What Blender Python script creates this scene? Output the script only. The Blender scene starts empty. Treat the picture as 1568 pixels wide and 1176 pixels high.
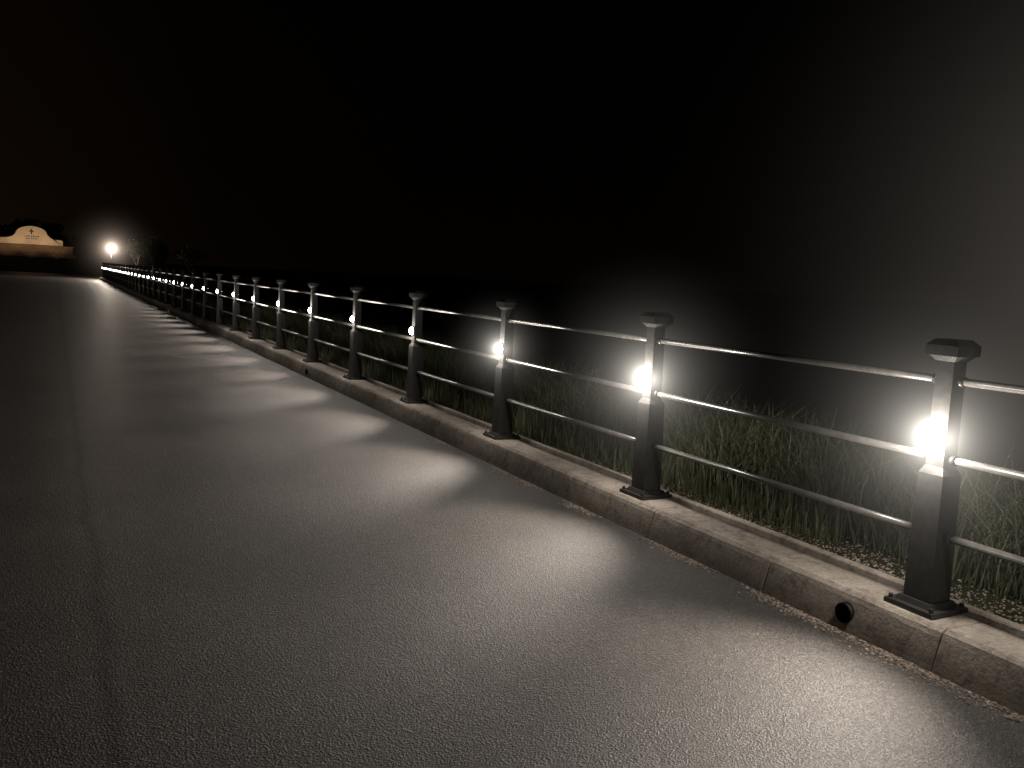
import bpy, bmesh, math, random
import numpy as np
from mathutils import Vector, Matrix
random.seed(7); rng=np.random.default_rng(7)
S=bpy.context.scene
COL=S.collection
FX=3.515; Y0=2.55; SP=2.16; KT=0.18; NMIN=-3; NMAX=35

# ---------- helpers ----------
def mat(name):
    m=bpy.data.materials.new(name); m.use_nodes=True
    nt=m.node_tree; b=nt.nodes['Principled BSDF']; return m,nt,b
def N(nt,t,**k):
    n=nt.nodes.new(t)
    for a,v in k.items(): setattr(n,a,v)
    return n
def noise(nt,vec,scale,detail=4,rough=.6):
    n=N(nt,'ShaderNodeTexNoise'); n.inputs['Scale'].default_value=scale
    n.inputs['Detail'].default_value=detail; n.inputs['Roughness'].default_value=rough
    nt.links.new(vec,n.inputs['Vector']); return n.outputs['Fac']
def ramp(nt,fac,stops):
    r=N(nt,'ShaderNodeValToRGB'); e=r.color_ramp.elements
    while len(e)<len(stops): e.new(.5)
    for i,(p,c) in enumerate(stops):
        e[i].position=p; e[i].color=(*c,1) if len(c)==3 else c
    nt.links.new(fac,r.inputs['Fac']); return r.outputs['Color']
def math_(nt,op,a,b=None,c=None):
    n=N(nt,'ShaderNodeMath',operation=op)
    for i,v in enumerate((a,b,c)):
        if v is None: continue
        if isinstance(v,(int,float)): n.inputs[i].default_value=v
        else: nt.links.new(v,n.inputs[i])
    return n.outputs[0]
def mul(nt,a,b,fac=1.0,mode='MULTIPLY'):
    m=N(nt,'ShaderNodeMix',data_type='RGBA',blend_type=mode); m.inputs[0].default_value=fac
    nt.links.new(a,m.inputs[6]); nt.links.new(b,m.inputs[7]); return m.outputs[2]
def bump(nt,b,h,strength,dist):
    bp=N(nt,'ShaderNodeBump'); bp.inputs['Strength'].default_value=strength; bp.inputs['Distance'].default_value=dist
    nt.links.new(h,bp.inputs['Height']); nt.links.new(bp.outputs['Normal'],b.inputs['Normal'])
def pos(nt):
    return N(nt,'ShaderNodeNewGeometry').outputs['Position']
def obj(name,me,parent=None,mats=()):
    o=bpy.data.objects.new(name,me); COL.objects.link(o)
    for m in mats:
        if m.name not in [x.name for x in me.materials if x]: me.materials.append(m)
    if parent: o.parent=parent
    return o
def empty(name,loc=(0,0,0)):
    e=bpy.data.objects.new(name,None); e.location=loc; e.empty_display_size=.3; COL.objects.link(e); return e
def frustum(bm,cx,cy,z0,z1,w0,w1,d0=None,d1=None,mi=0):
    d0=w0 if d0 is None else d0; d1=w1 if d1 is None else d1
    v=[]
    for z,w,d in((z0,w0,d0),(z1,w1,d1)):
        for sx,sy in((-1,-1),(1,-1),(1,1),(-1,1)): v.append(bm.verts.new((cx+sx*w/2,cy+sy*d/2,z)))
    fs=[(3,2,1,0),(4,5,6,7)]+[(i,(i+1)%4,4+(i+1)%4,4+i) for i in range(4)]
    for f in fs:
        fa=bm.faces.new([v[i] for i in f]); fa.material_index=mi
def cyl(bm,p0,p1,r0,r1=None,seg=14,mi=0,smooth=True):
    r1=r0 if r1 is None else r1
    p0=Vector(p0);p1=Vector(p1); d=(p1-p0).normalized()
    a=d.orthogonal().normalized(); b=d.cross(a)
    A=[];B=[]
    for i in range(seg):
        t=2*math.pi*i/seg; q=a*math.cos(t)+b*math.sin(t)
        A.append(bm.verts.new(p0+q*r0)); B.append(bm.verts.new(p1+q*r1))
    for i in range(seg):
        f=bm.faces.new((A[i],A[(i+1)%seg],B[(i+1)%seg],B[i])); f.smooth=smooth; f.material_index=mi
    bm.faces.new(A[::-1]).material_index=mi; bm.faces.new(B).material_index=mi
def bm2me(bm,name):
    me=bpy.data.meshes.new(name); bmesh.ops.recalc_face_normals(bm,faces=bm.faces); bm.to_mesh(me); bm.free(); return me

# ---------- materials ----------
asph,nt,b=mat('asphalt'); p=pos(nt)
big=ramp(nt,noise(nt,p,.7,5,.65),[(.3,(.040,.0365,.034)),(.5,(.054,.049,.0455)),(.7,(.068,.062,.0575))])
vo=N(nt,'ShaderNodeTexVoronoi'); vo.inputs['Scale'].default_value=120; nt.links.new(p,vo.inputs['Vector'])
grain=ramp(nt,vo.outputs['Color'],[(.0,(.35,.35,.35)),(.55,(.9,.9,.9)),(.88,(1.7,1.68,1.64)),(1,(3.4,3.3,3.2))])
c=mul(nt,big,grain)
fine=ramp(nt,noise(nt,p,300,1),[(.3,(.5,.5,.5)),(.7,(1.5,1.5,1.5))])
c=mul(nt,c,fine)
sx=N(nt,'ShaderNodeSeparateXYZ'); nt.links.new(p,sx.inputs[0])
wob=noise(nt,p,1.1,4,.7)
m3=math_(nt,'ABSOLUTE',math_(nt,'ADD',sx.outputs[0],math_(nt,'MULTIPLY_ADD',wob,.22,-.28)))
m4=math_(nt,'MULTIPLY_ADD',noise(nt,p,9,3,.7),.06,m3)
seam=ramp(nt,m4,[(.025,(.36,.36,.36)),(.075,(1,1,1))])
c=mul(nt,c,seam)
nt.links.new(c,b.inputs['Base Color']); b.inputs['Roughness'].default_value=.48; b.inputs['Specular IOR Level'].default_value=.5
bump(nt,b,math_(nt,'ADD',vo.outputs['Distance'],noise(nt,p,220,1)),.7,.006)

conc,nt,b=mat('concrete'); p=pos(nt)
c=ramp(nt,noise(nt,p,2.6,6,.7),[(.3,(.22,.19,.165)),(.48,(.37,.325,.285)),(.7,(.48,.425,.375))])
c=mul(nt,c,ramp(nt,noise(nt,p,60,3),[(.3,(.75,.74,.72)),(.65,(1.1,1.1,1.1))]))
c=mul(nt,c,ramp(nt,noise(nt,p,14,5,.75),[(.35,(.42,.40,.37)),(.5,(1,1,1))]),.75)
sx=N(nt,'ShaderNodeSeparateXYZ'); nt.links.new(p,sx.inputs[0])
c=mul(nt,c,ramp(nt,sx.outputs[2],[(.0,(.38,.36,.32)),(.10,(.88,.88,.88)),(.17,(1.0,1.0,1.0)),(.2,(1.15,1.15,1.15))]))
nt.links.new(c,b.inputs['Base Color']); b.inputs['Roughness'].default_value=.85
bump(nt,b,noise(nt,p,70,4,.75),.6,.009)

steel,nt,b=mat('painted_steel'); p=pos(nt)
c=ramp(nt,noise(nt,p,25,4),[(.3,(.028,.028,.028)),(.7,(.046,.045,.044))])
nt.links.new(c,b.inputs['Base Color']); b.inputs['Roughness'].default_value=.4; b.inputs['Specular IOR Level'].default_value=.45
bump(nt,b,noise(nt,p,140,2),.2,.002)
rail_m,nt,b=mat('painted_rail'); p=pos(nt)
c=ramp(nt,noise(nt,p,12,4),[(.3,(.065,.063,.060)),(.7,(.115,.111,.106))])
nt.links.new(c,b.inputs['Base Color']); b.inputs['Roughness'].default_value=.3; b.inputs['Specular IOR Level'].default_value=.6
bump(nt,b,noise(nt,p,90,2),.2,.002)
lens,nt,b=mat('lamp_lens'); b.inputs['Base Color'].default_value=(.8,.8,.78,1)
b.inputs['Emission Color'].default_value=(1,.96,.90,1); b.inputs['Emission Strength'].default_value=45
lens.cycles.emission_sampling='NONE'
black,nt,b=mat('dark_pipe'); b.inputs['Base Color'].default_value=(.006,.006,.006,1); b.inputs['Roughness'].default_value=.6

soil,nt,b=mat('soil'); p=pos(nt)
c=ramp(nt,noise(nt,p,2.2,5,.7),[(.3,(.020,.022,.012)),(.55,(.032,.034,.018)),(.75,(.05,.048,.03))])
nt.links.new(c,b.inputs['Base Color']); b.inputs['Roughness'].default_value=1; b.inputs['Specular IOR Level'].default_value=.1
bump(nt,b,noise(nt,p,14,4,.7),.8,.05)
def rnd_mat(name,stops,rough=.8):
    m,nt,b=mat(name); g=N(nt,'ShaderNodeNewGeometry')
    c=ramp(nt,g.outputs['Random Per Island'],stops); nt.links.new(c,b.inputs['Base Color'])
    b.inputs['Roughness'].default_value=rough; b.inputs['Specular IOR Level'].default_value=.25
    return m
grass_m=rnd_mat('grass_blades',[(0,(.046,.060,.032)),(.5,(.072,.086,.045)),(.82,(.105,.112,.064)),(1,(.17,.155,.105))],.75)
leaf_m=rnd_mat('leaves',[(0,(.025,.035,.014)),(.6,(.045,.055,.022)),(1,(.07,.065,.03))],.75)
grav_m=rnd_mat('gravel_stones',[(0,(.15,.12,.10)),(.5,(.28,.23,.19)),(1,(.42,.36,.305))],.9)
bark,nt,b=mat('bark'); p=pos(nt)
c=ramp(nt,noise(nt,p,9,5),[(.3,(.04,.03,.022)),(.7,(.10,.08,.06))]); nt.links.new(c,b.inputs['Base Color']); b.inputs['Roughness'].default_value=.95
stucco,nt,b=mat('cream_stucco'); p=pos(nt)
c=ramp(nt,noise(nt,p,1.2,5),[(.3,(.62,.53,.40)),(.7,(.74,.65,.50))]); nt.links.new(c,b.inputs['Base Color']); b.inputs['Roughness'].default_value=.9
bump(nt,b,noise(nt,p,30,4),.4,.02)
brick,nt,b=mat('wall_stone'); p=pos(nt)
mp=N(nt,'ShaderNodeMapping'); mp.inputs['Rotation'].default_value=(math.pi/2,0,0); nt.links.new(p,mp.inputs[0])
br=N(nt,'ShaderNodeTexBrick'); br.inputs['Color1'].default_value=(.24,.165,.11,1); br.inputs['Color2'].default_value=(.17,.115,.075,1); br.inputs['Mortar'].default_value=(.13,.09,.06,1); br.inputs['Scale'].default_value=2.2
nt.links.new(mp.outputs[0],br.inputs['Vector']); nt.links.new(br.outputs['Color'],b.inputs['Base Color']); b.inputs['Roughness'].default_value=.9
ink,nt,b=mat('sign_lettering'); b.inputs['Base Color'].default_value=(.05,.035,.025,1); b.inputs['Roughness'].default_value=.6

# ---------- terrain ----------
def gz(x,y):
    if x<3.60: z=-.012
    elif x<3.70: z=.06  # sunken gap shaped to stand for the rail's shadow behind the kerb
    elif x<3.77: z=.06+(x-3.70)/.07*.085
    elif x<4.35: z=.145-.02*(x-3.77)
    elif x<16: z=.133-.27*(x-4.35)
    else: z=.133-.27*11.65-.01*(x-16)
    if y>92 and x<3.3 and x>-80:
        t=min(max((y-103)/7,0),1); t=t*t*(3-2*t); z=z+1.6*t
    if y>79 and x>=3.3:
        t=min((y-79)/10,1); z=z*(1-t)+t*(.1+ (1.3*min(max((y-100)/8,0),1)))
    if x<-6.2: z+=min((-6.2-x)*.05,.3)
    return z
xs=list(np.concatenate([[-600,-200,-80,-40,-20,-12,-8,-6.6,-6.2,-4,0,3.0,3.3,3.599,3.605,3.70,3.77,3.9,4.1,4.35],np.arange(4.8,16.1,.6),[20,30,60,200,600]]))
ys=list(np.concatenate([[-300,-60],np.arange(-20,79,2.0),np.arange(79,115,1.5),[120,140,200,400,900]]))
V=[];F=[]
for y in ys:
    for x in xs:
        j=0
        if x>4.3 and x<60 and -20<y<110: j=random.uniform(-.05,.05)
        V.append((x,y,gz(x,y)+j))
nx=len(xs)
for j in range(len(ys)-1):
    for i in range(nx-1):
        a=j*nx+i; F.append((a,a+1,a+nx+1,a+nx))
me=bpy.data.meshes.new('ground'); me.from_pydata(V,[],F); obj('ground',me,mats=[soil])
def arc_road():
    V=[];F=[]
    yy=[-40,-20,-8,0,8,16,30,50,70,86,93]
    for y in yy: V+= [(-6.1,y,.0),(3.33,y,.0)]
    for k in range(len(yy)-1): a=2*k; F.append((a,a+1,a+3,a+2))
    n=len(V)
    V+=[(3.33,93,0),(3.0,98,0),(1.0,101.5,0),(-2,102.6,0),(-6.1,103,0),(-60,103,0),(-60,93,0),(-6.1,93,0)]
    F.append(tuple(range(n,n+8)))
    return V,F
V,F=arc_road(); me=bpy.data.meshes.new('asphalt_road'); me.from_pydata(V,[],F); obj('asphalt_road',me,mats=[asph])

# ---------- kerb ----------
def kerb_run(bm,prof,L,ystart,yend,front,chip=.0015,gap=.0018):
    y=ystart
    while y<yend:
        dx=random.uniform(-.0025,.0025); dz=random.uniform(-.002,.002)
        y0=y+gap; y1=y+L-gap
        rings=[]
        nseg=6
        st=[(y0,.004),(y0+.005,.001)]+[(y0+(y1-y0)*k/nseg,0) for k in range(1,nseg)]+[(y1-.005,.001),(y1,.004)]
        for (yy,ins) in st:
            r=[]
            for (px,pz) in prof:
                jx=random.uniform(-chip,chip)
                r.append(bm.verts.new((px+dx+(ins if px<front else -ins)+jx, yy, pz+dz-(ins if pz>.1 else 0)+(random.uniform(-chip,chip) if pz>.1 else 0))))
            rings.append(r)
        for A,B in zip(rings[:-1],rings[1:]):
            for i in range(len(prof)):
                k=(i+1)%len(prof); bm.faces.new((A[i],A[k],B[k],B[i]))
        bm.faces.new(rings[0][::-1]); bm.faces.new(rings[-1])
        y+=L
bm=bmesh.new()
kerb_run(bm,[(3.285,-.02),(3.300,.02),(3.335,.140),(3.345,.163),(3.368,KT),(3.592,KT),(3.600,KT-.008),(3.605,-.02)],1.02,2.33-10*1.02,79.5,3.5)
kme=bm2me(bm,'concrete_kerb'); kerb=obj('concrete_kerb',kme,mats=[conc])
cb=bmesh.new(); DR=[(2.82,.078),(12.9,.078)]
for dy,dz in DR: cyl(cb,(3.2,dy,dz),(3.55,dy,dz),.049,seg=28)
cut=obj('cutter',bm2me(cb,'cutter'))
mod=kerb.modifiers.new('b','BOOLEAN'); mod.object=cut; mod.operation='DIFFERENCE'; mod.solver='EXACT'
dg=bpy.context.evaluated_depsgraph_get()
nm=bpy.data.meshes.new_from_object(kerb.evaluated_get(dg)); kerb.modifiers.clear(); kerb.data=nm
bpy.data.objects.remove(cut)
for dy,dz in DR:
    pb=bmesh.new()
    seg=28; rs=[(3.300,.0485),(3.300,.044),(3.52,.044)]
    R=[]
    for (px,r) in rs: R.append([pb.verts.new((px,dy+r*math.cos(2*math.pi*i/seg),dz+r*math.sin(2*math.pi*i/seg))) for i in range(seg)])
    for A,B in zip(R[:-1],R[1:]):
        for i in range(seg): pb.faces.new((A[i],A[(i+1)%seg],B[(i+1)%seg],B[i]))
    pb.faces.new(R[-1])
    obj('drain_pipe',bm2me(pb,'drain_pipe'),mats=[black])
bm=bmesh.new()
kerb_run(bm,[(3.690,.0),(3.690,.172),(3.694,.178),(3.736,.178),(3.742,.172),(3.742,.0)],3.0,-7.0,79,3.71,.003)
obj('shadow_stripe_edge',bm2me(bm,'shadow_stripe_edge'),mats=[conc])  # strip added to bound the dark gap that imitates the rail's shadow

# ---------- railing fence ----------
bm=bmesh.new()
frustum(bm,0,0,0,.022,.25,.25)
frustum(bm,0,0,.022,.045,.185,.165)
frustum(bm,0,0,.045,.62,.138,.124)
frustum(bm,0,0,.62,.655,.124,.09)
frustum(bm,0,0,.655,1.125,.088,.086)
frustum(bm,0,0,1.125,1.15,.092,.135)
frustum(bm,0,0,1.15,1.195,.156,.158)
frustum(bm,0,0,1.195,1.222,.158,.105)
for sx_ in(-1,1):
    for sy_ in(-1,1): cyl(bm,(sx_*.105,sy_*.105,.022),(sx_*.105,sy_*.105,.04),.011,seg=6,smooth=False)
for h in(.343,.69,1.04):
    w=.064 if h<.6 else .044
    for s in(-1,1): cyl(bm,(0,s*w,h),(0,s*(w+.03),h),.024)
post_me=bm2me(bm,'post'); post_me.materials.append(steel)
bm=bmesh.new()
cyl(bm,(-.040,0,0),(-.054,0,0),.050,.048,seg=24); cyl(bm,(.040,0,0),(.050,0,0),.040,.038,seg=24)  # rear ring added to dress the grass fill light
lamp_me=bm2me(bm,'lamp_housing'); lamp_me.materials.append(steel)
bm=bmesh.new()
bmesh.ops.create_uvsphere(bm,u_segments=24,v_segments=16,radius=.042)
bmesh.ops.scale(bm,vec=(.8,1,1),verts=bm.verts); bmesh.ops.translate(bm,vec=(-.052,0,0),verts=bm.verts)
cyl(bm,(.046,0,0),(.052,0,0),.030,.028,seg=20)  # made-up glowing back lens, out of the camera's view
for f in bm.faces: f.smooth=True
lens_me=bm2me(bm,'lamp_lens'); lens_me.materials.append(lens)

# lamp glow and haze imitated by a self-emitting volume, fading radially from its centre (object space)
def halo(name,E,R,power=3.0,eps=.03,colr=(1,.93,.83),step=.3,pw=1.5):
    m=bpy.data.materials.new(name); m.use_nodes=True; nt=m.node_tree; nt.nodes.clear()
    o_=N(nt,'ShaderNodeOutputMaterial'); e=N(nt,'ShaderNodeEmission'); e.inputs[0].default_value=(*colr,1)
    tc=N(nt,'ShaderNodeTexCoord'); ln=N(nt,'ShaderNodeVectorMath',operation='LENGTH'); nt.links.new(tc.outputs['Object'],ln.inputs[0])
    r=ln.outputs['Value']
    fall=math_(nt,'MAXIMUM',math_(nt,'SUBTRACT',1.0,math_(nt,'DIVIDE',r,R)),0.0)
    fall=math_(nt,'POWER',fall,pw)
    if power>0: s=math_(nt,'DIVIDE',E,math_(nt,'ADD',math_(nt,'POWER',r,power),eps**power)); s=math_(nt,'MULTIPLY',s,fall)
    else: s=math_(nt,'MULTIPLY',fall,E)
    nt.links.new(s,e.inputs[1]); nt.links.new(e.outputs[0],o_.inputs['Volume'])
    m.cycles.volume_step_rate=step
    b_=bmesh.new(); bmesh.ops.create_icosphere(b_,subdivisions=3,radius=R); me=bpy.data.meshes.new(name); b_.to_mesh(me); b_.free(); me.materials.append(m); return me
halo_near=halo('lamp_glow_a',.0125,.95,power=2.6,step=.33)  # emission volumes standing in for the glow around the near lamps
halo_mid=halo('lamp_glow_b',.0055,.6,power=2.7,step=.4)

fence=empty('metal_railing_fence',(FX,0,KT))
def light(name,kind,e,colr,loc,parent,d=None,size=None,blend=1,rad=.035):
    l=bpy.data.lights.new(name,kind); l.energy=e; l.color=colr; l.shadow_soft_size=rad
    if kind=='SPOT': l.spot_size=math.radians(size); l.spot_blend=blend
    o=bpy.data.objects.new(name,l); COL.objects.link(o); o.parent=parent; o.location=loc
    if d is not None: o.rotation_euler=Vector(d).to_track_quat('-Z','Y').to_euler()
for i,n in enumerate(range(NMIN,NMAX+1)):
    y=Y0+SP*n
    o=obj('post_%d'%i,post_me,fence); o.location=(0,y,0); o.rotation_euler=(random.uniform(-.004,.004),random.uniform(-.004,.004),random.uniform(-.02,.02))
    o=obj('lamp_housing_%d'%i,lamp_me,fence); o.location=(0,y,.785)
    o=obj('lamp_lens_%d'%i,lens_me,fence); o.location=(0,y,.785)
    v=random.uniform(.88,1.12)
    light('lamp_beam_%d'%i,'SPOT',245*v,(1,.89,.785),(-.115,y,.785),fence,(-1,0,-.70),92,.85)
    if -3<n<9: light('lamp_spill_%d'%i,'POINT',(24 if n<2 else 14)*v,(1,.91,.80),(-.115,y,.785),fence)
    if -2<n<3: light('grass_fill_beam_%d'%i,'SPOT',(20 if n<2 else 8)*v,(1,.90,.78),(.09,y,.785),fence,(1,0,-.35),160,1,.02)  # fill light added behind the posts to brighten the grass
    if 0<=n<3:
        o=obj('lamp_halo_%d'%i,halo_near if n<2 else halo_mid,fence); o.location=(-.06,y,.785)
bm=bmesh.new()
for h in(.343,.69,1.04):
    for n in range(NMIN,NMAX):
        y=Y0+SP*n; cyl(bm,(0,y+.05,h),(0,y+SP-.05,h),.0175,seg=14)
o=obj('rails',bm2me(bm,'rails'),fence,[rail_m])

# ---------- gravel ----------
def stones(name,pts,rmin,rmax,m):
    base=bmesh.new(); bmesh.ops.create_icosphere(base,subdivisions=1,radius=1)
    bv=np.array([v.co[:] for v in base.verts]); bf=np.array([[v.index for v in f.verts] for f in base.faces]); base.free()
    VV=[];FF=[]
    for k,(x,y,z) in enumerate(pts):
        r=random.uniform(rmin,rmax)*random.uniform(.6,1)
        s=np.array([random.uniform(.7,1.3),random.uniform(.7,1.3),random.uniform(.4,.8)])*r
        a=random.uniform(0,6.28); v=bv*(1+rng.uniform(-.2,.2,(len(bv),1)))*s
        ca,sa=math.cos(a),math.sin(a)
        v=np.stack([v[:,0]*ca-v[:,1]*sa,v[:,0]*sa+v[:,1]*ca,v[:,2]],1)+np.array([x,y,z+s[2]*.4])
        VV.append(v); FF.append(bf+len(bv)*k)
    me=bpy.data.meshes.new(name); me.from_pydata(np.concatenate(VV).tolist(),[],np.concatenate(FF).tolist()); return obj(name,me,mats=[m])
pts=[]
for _ in range(9000):
    y=-1+ (random.random()**2.2)*7; x=3.76+abs(random.gauss(0,.22))
    if x<4.7: pts.append((x,y,gz(x,y)))
for _ in range(2800):
    y=random.choice([1.9,2.3,2.45,2.6,2.95,3.2,3.9,4.1,5.1,5.9,6.3,7.7])+random.gauss(0,.11)
    x=3.281-abs(random.gauss(0,.045)); pts.append((x,y,0))
stones('gravel',pts,.003,.010,grav_m)

# ---------- grass ----------
def grass(name,nb):
    u=rng.random(nb); y=-2.5+(u**1.9)*26
    x0=np.where(y<3.5,4.12,3.84)
    x=x0+np.abs(rng.normal(0,1.5,nb)); 
    nc=1400; cy=-2.5+(rng.random(nc)**1.9)*26; cx=np.where(cy<3.5,4.25,4.0)+np.abs(rng.normal(0,1.4,nc)); k=rng.integers(0,nc,nb); use=rng.random(nb)<.5
    x=np.where(use,cx[k]+rng.normal(0,.09,nb),x); y=np.where(use,cy[k]+rng.normal(0,.09,nb),y)
    x=np.maximum(x,3.8)
    h=rng.uniform(.18,.55,nb)*np.clip((x-3.7)/.6,.25,1.3); h=np.where(use,h*1.2,h)
    ang=rng.uniform(0,6.283,nb); lean=rng.uniform(.1,.75,nb)*h; w=rng.uniform(.0022,.005,nb)*(1+.04*y.clip(0))
    z=np.array([gz(a,b_) for a,b_ in zip(x,y)])-.01
    la=rng.uniform(0,6.283,nb); lean=np.where(x<4.1,lean*.35,lean)
    dx,dy=np.cos(ang)*w,np.sin(ang)*w; lx,ly=np.cos(la)*lean,np.sin(la)*lean
    P=np.zeros((nb,5,3))
    P[:,0]=np.stack([x-dx,y-dy,z],1);P[:,1]=np.stack([x+dx,y+dy,z],1)
    P[:,2]=np.stack([x-dx*.8+lx*.35,y-dy*.8+ly*.35,z+h*.6],1);P[:,3]=np.stack([x+dx*.8+lx*.35,y+dy*.8+ly*.35,z+h*.6],1)
    P[:,4]=np.stack([x+lx,y+ly,z+h*.92],1)
    b5=np.arange(nb)*5
    F=[];
    for a in b5.tolist(): F.append((a,a+1,a+3,a+2)); F.append((a+2,a+3,a+4))
    me=bpy.data.meshes.new(name); me.from_pydata(P.reshape(-1,3).tolist(),[],F); obj(name,me,mats=[grass_m])
grass('grass',110000)

# ---------- trees ----------
def tree(x,y,z,h,cr,nleaf,name,bare=.0):
    bm=bmesh.new(); tips=[]
    def br(p,d,L,r,dep):
        q=p+d*L; cyl(bm,p,q,r,r*.65,seg=7)
        if dep==0: tips.append(q); return
        for _ in range(3 if dep>1 else 4):
            nd=(d+Vector((random.uniform(-.8,.8),random.uniform(-.8,.8),random.uniform(-.25,.6)))).normalized()
            br(q,nd,L*random.uniform(.55,.8),r*.6,dep-1)
    br(Vector((x,y,z-.1)),Vector((random.uniform(-.1,.1),0,1)).normalized(),h*.33,h*.022,3)
    for f in bm.faces: f.material_index=0
    for _ in range(nleaf):
        t=random.choice(tips); c=t+Vector((random.gauss(0,cr),random.gauss(0,cr),random.gauss(0,cr)))
        s=random.uniform(.05,.13); a=Vector((random.uniform(-1,1),random.uniform(-1,1),random.uniform(-1,1))).normalized(); b_=a.orthogonal().normalized()
        vs=[bm.verts.new(c+a*s),bm.verts.new(c+b_*s*.5),bm.verts.new(c-a*s),bm.verts.new(c-b_*s*.5)]
        f=bm.faces.new(vs); f.material_index=1
    me=bpy.data.meshes.new(name); bm.to_mesh(me); bm.free(); obj(name,me,mats=[bark,leaf_m])
tree(6.4,84,0,3.8,.25,1300,'deciduous_tree')
tree(8.0,88,0,4.6,.35,1500,'deciduous_tree')
tree(10.5,80,-.5,4.0,.3,1200,'deciduous_tree')
bm=bmesh.new()
for _ in range(34):
    cx=random.uniform(-60,16); cy=random.uniform(140,160); H=random.uniform(4,7)
    cyl(bm,(cx,cy,0),(cx,cy,H*.6),.25,.1,seg=6)
    for k in range(150):
        a=random.uniform(0,6.28); rr=random.random()**.5*H*.4; zz=H*random.uniform(.3,1); rr*=1-abs(zz/H-.55)*.9
        c=Vector((cx+rr*math.cos(a),cy+rr*math.sin(a),zz)); s=random.uniform(.3,.8)
        q=Vector((random.uniform(-1,1),random.uniform(-1,1),random.uniform(-1,1))).normalized(); w=q.orthogonal().normalized()
        f=bm.faces.new([bm.verts.new(c+q*s),bm.verts.new(c+w*s*.6),bm.verts.new(c-q*s),bm.verts.new(c-w*s*.6)]); f.material_index=1
me=bpy.data.meshes.new('distant_trees'); bm.to_mesh(me); bm.free(); obj('distant_trees',me,mats=[bark,leaf_m])

# ---------- entrance sign wall ----------
WY=113.0
sign=empty('entrance_wall_sign',(-2.15,WY,1.70))
bm=bmesh.new()
frustum(bm,0,0,-.6,1.10,8.2,8.2,.6,.6)
frustum(bm,0,0,1.10,1.20,8.4,8.4,.74,.74)
frustum(bm,0,-.5,-.6,.25,8.8,8.8,.4,.4)
obj('base_wall',bm2me(bm,'base_wall'),sign,[brick])
ZS=.82
out=[(-3.1,1.40),(3.1,1.40),(3.1,2.05)]
for k in range(0,9):
    t=k/8*math.pi/2; out.append((2.95-1.25*math.sin(t),2.20+.5*(1-math.cos(t))))
for k in range(0,17):
    t=k/16*math.pi; out.append((1.55*math.cos(t),2.82+1.08*math.sin(t)))
for k in range(8,-1,-1):
    t=k/8*math.pi/2; out.append((-2.95+1.25*math.sin(t),2.20+.5*(1-math.cos(t))))
out.append((-3.1,2.05))
out=[(x,1.201+(z-1.40)*ZS) for x,z in out]
def panel(out,y0,y1,name,m):
    bm=bmesh.new()
    A=[bm.verts.new((x,y0,z)) for x,z in out]; B=[bm.verts.new((x,y1,z)) for x,z in out]
    bm.faces.new(A); bm.faces.new(B[::-1])
    for i in range(len(A)): k=(i+1)%len(A); bm.faces.new((A[i],A[k],B[k],B[i]))
    bmesh.ops.triangulate(bm,faces=[f for f in bm.faces if len(f.verts)>4])
    obj(name,bm2me(bm,name),sign,[m])
panel(out,-.22,.22,'panel',stucco)
bm=bmesh.new()
frustum(bm,0,-.24,2.36,2.92,.12,.12,.03,.03); frustum(bm,0,-.243,2.62,2.73,.40,.40,.03,.03)
for i in range(9): frustum(bm,-.66+i*.164,-.24,2.04,2.14+.04*(i%3),.08,.08,.03,.03)
for i in range(7): frustum(bm,-.5+i*.166,-.24,1.82,1.92,.08,.08,.03,.03)
obj('emblem_and_lettering',bm2me(bm,'emblem'),sign,[ink])
bm=bmesh.new()
for sx_ in(-2.4,0,2.4): frustum(bm,sx_,-4.0,-.45,-.1,.3,.3,.2,.2)
obj('floodlights',bm2me(bm,'floodlights'),sign,[steel])
for k,sx_ in enumerate((-2.4,0,2.4)):
    light('flood_beam_%d'%k,'SPOT',230,(1,.68,.40),(sx_,-4.0,.05),sign,(0,4,2.9),80,.8,.1)

# ---------- lamp at the end of the fence ----------
LY=80.5; sl=empty('street_lamp',(4.25,LY,0))
bm=bmesh.new()
frustum(bm,0,0,-.05,.95,.5,.46); frustum(bm,0,0,.95,1.03,.58,.58)
obj('pedestal',bm2me(bm,'pedestal'),sl,[conc])
bm=bmesh.new()
cyl(bm,(0,0,1.03),(0,0,1.18),.12,.07); cyl(bm,(0,0,1.18),(0,0,2.25),.05,.04); cyl(bm,(0,0,2.25),(0,0,2.34),.07,.12)
cyl(bm,(0,0,2.82),(0,0,2.95),.2,.02)
for k in range(4):
    a=k*math.pi/2+.6; cyl(bm,(.13*math.cos(a),.13*math.sin(a),2.34),(.19*math.cos(a),.19*math.sin(a),2.82),.008,seg=6)
obj('column_and_lantern',bm2me(bm,'column'),sl,[steel])
bm=bmesh.new(); bmesh.ops.create_uvsphere(bm,u_segments=20,v_segments=14,radius=.2); bmesh.ops.translate(bm,vec=(0,0,2.58),verts=bm.verts)
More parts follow.
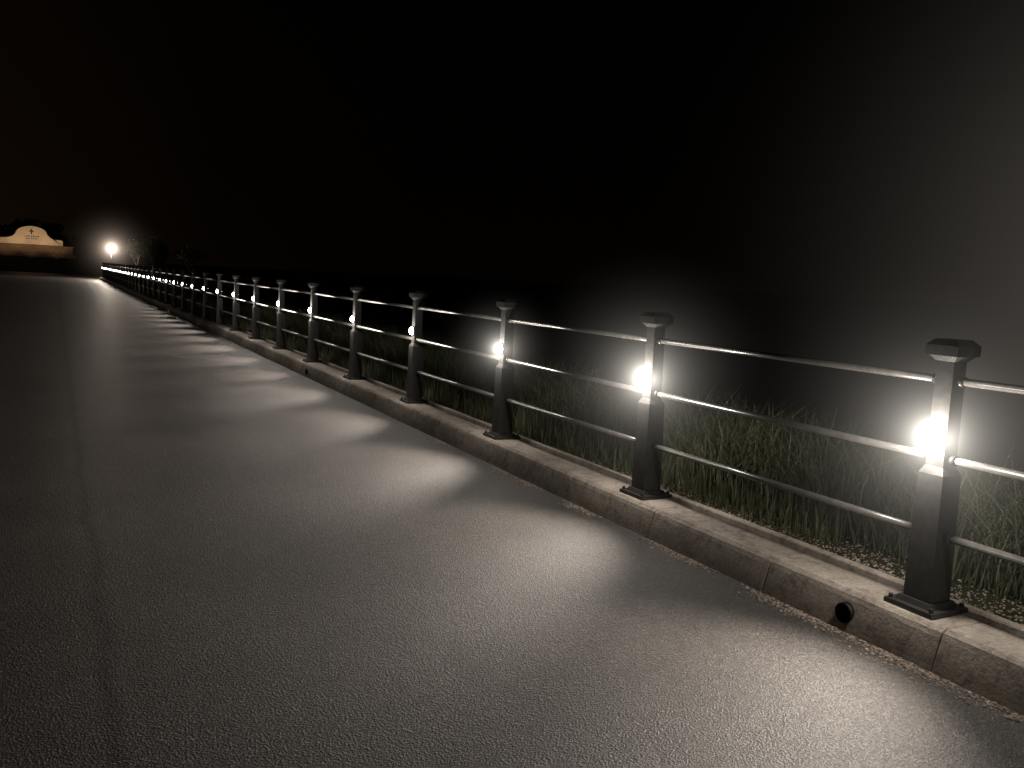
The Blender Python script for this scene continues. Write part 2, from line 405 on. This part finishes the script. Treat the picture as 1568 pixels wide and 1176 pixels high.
g2=lens.copy(); g2.name='globe'; g2.node_tree.nodes['Principled BSDF'].inputs['Emission Strength'].default_value=80
obj('globe',bm2me(bm,'globe'),sl,[g2])
light('lantern_light','POINT',1300,(1,.85,.70),(-.32,-.1,2.58),sl,rad=.1)
o=obj('lantern_halo',halo('lantern_glow',.17,4.2,eps=.2,power=2.8,colr=(1,.78,.62),step=.4),sl); o.location=(0,0,2.58)  # glow around the lantern put in as volume emission

# ---------- glowing haze: emission painted into a sphere over the grass beyond the nearest posts ----------
o=obj('painted_haze',halo('haze_emission',.030,6.0,power=0,pw=2.8,colr=(1,.90,.79),step=1.6)); o.location=(9.2,3.3,1.7)

# ---------- world: night sky ----------
w=bpy.data.worlds.new('World'); S.world=w; w.use_nodes=True; nt=w.node_tree
bg=nt.nodes['Background']
tc=N(nt,'ShaderNodeTexCoord'); sx=N(nt,'ShaderNodeSeparateXYZ'); nt.links.new(tc.outputs['Generated'],sx.inputs[0])
c1=ramp(nt,sx.outputs[2],[(.0,(1.0,.50,.22)),(.12,(.7,.37,.18)),(.4,(.18,.14,.11)),(1,(.08,.075,.07))])
ma=math_(nt,'ADD',sx.outputs[0],.55)
c2=ramp(nt,ma,[(.0,(1,1,1)),(.12,(.9,.9,.9)),(.45,(.32,.32,.32)),(.7,(.10,.11,.12)),(.9,(.05,.055,.06))])
nt.links.new(mul(nt,c1,c2),bg.inputs[0]); bg.inputs[1].default_value=.018

# ---------- camera ----------
cd=bpy.data.cameras.new('camera'); cam=bpy.data.objects.new('camera',cd); COL.objects.link(cam); S.camera=cam
f=1350.
D=Vector((-702,193,-f)).normalized(); U=Vector((.05,1,157.9/f)).normalized(); R=D.cross(U).normalized(); U=R.cross(D)
M=Matrix((R,D,U)).to_4x4(); M.translation=Vector((0,0,1.56)); cam.matrix_world=M
cd.sensor_width=36; cd.lens=f/1568*36; cd.clip_end=3000; cd.clip_start=.05
S.view_settings.view_transform='Standard'; S.view_settings.look='None'; S.view_settings.exposure=0
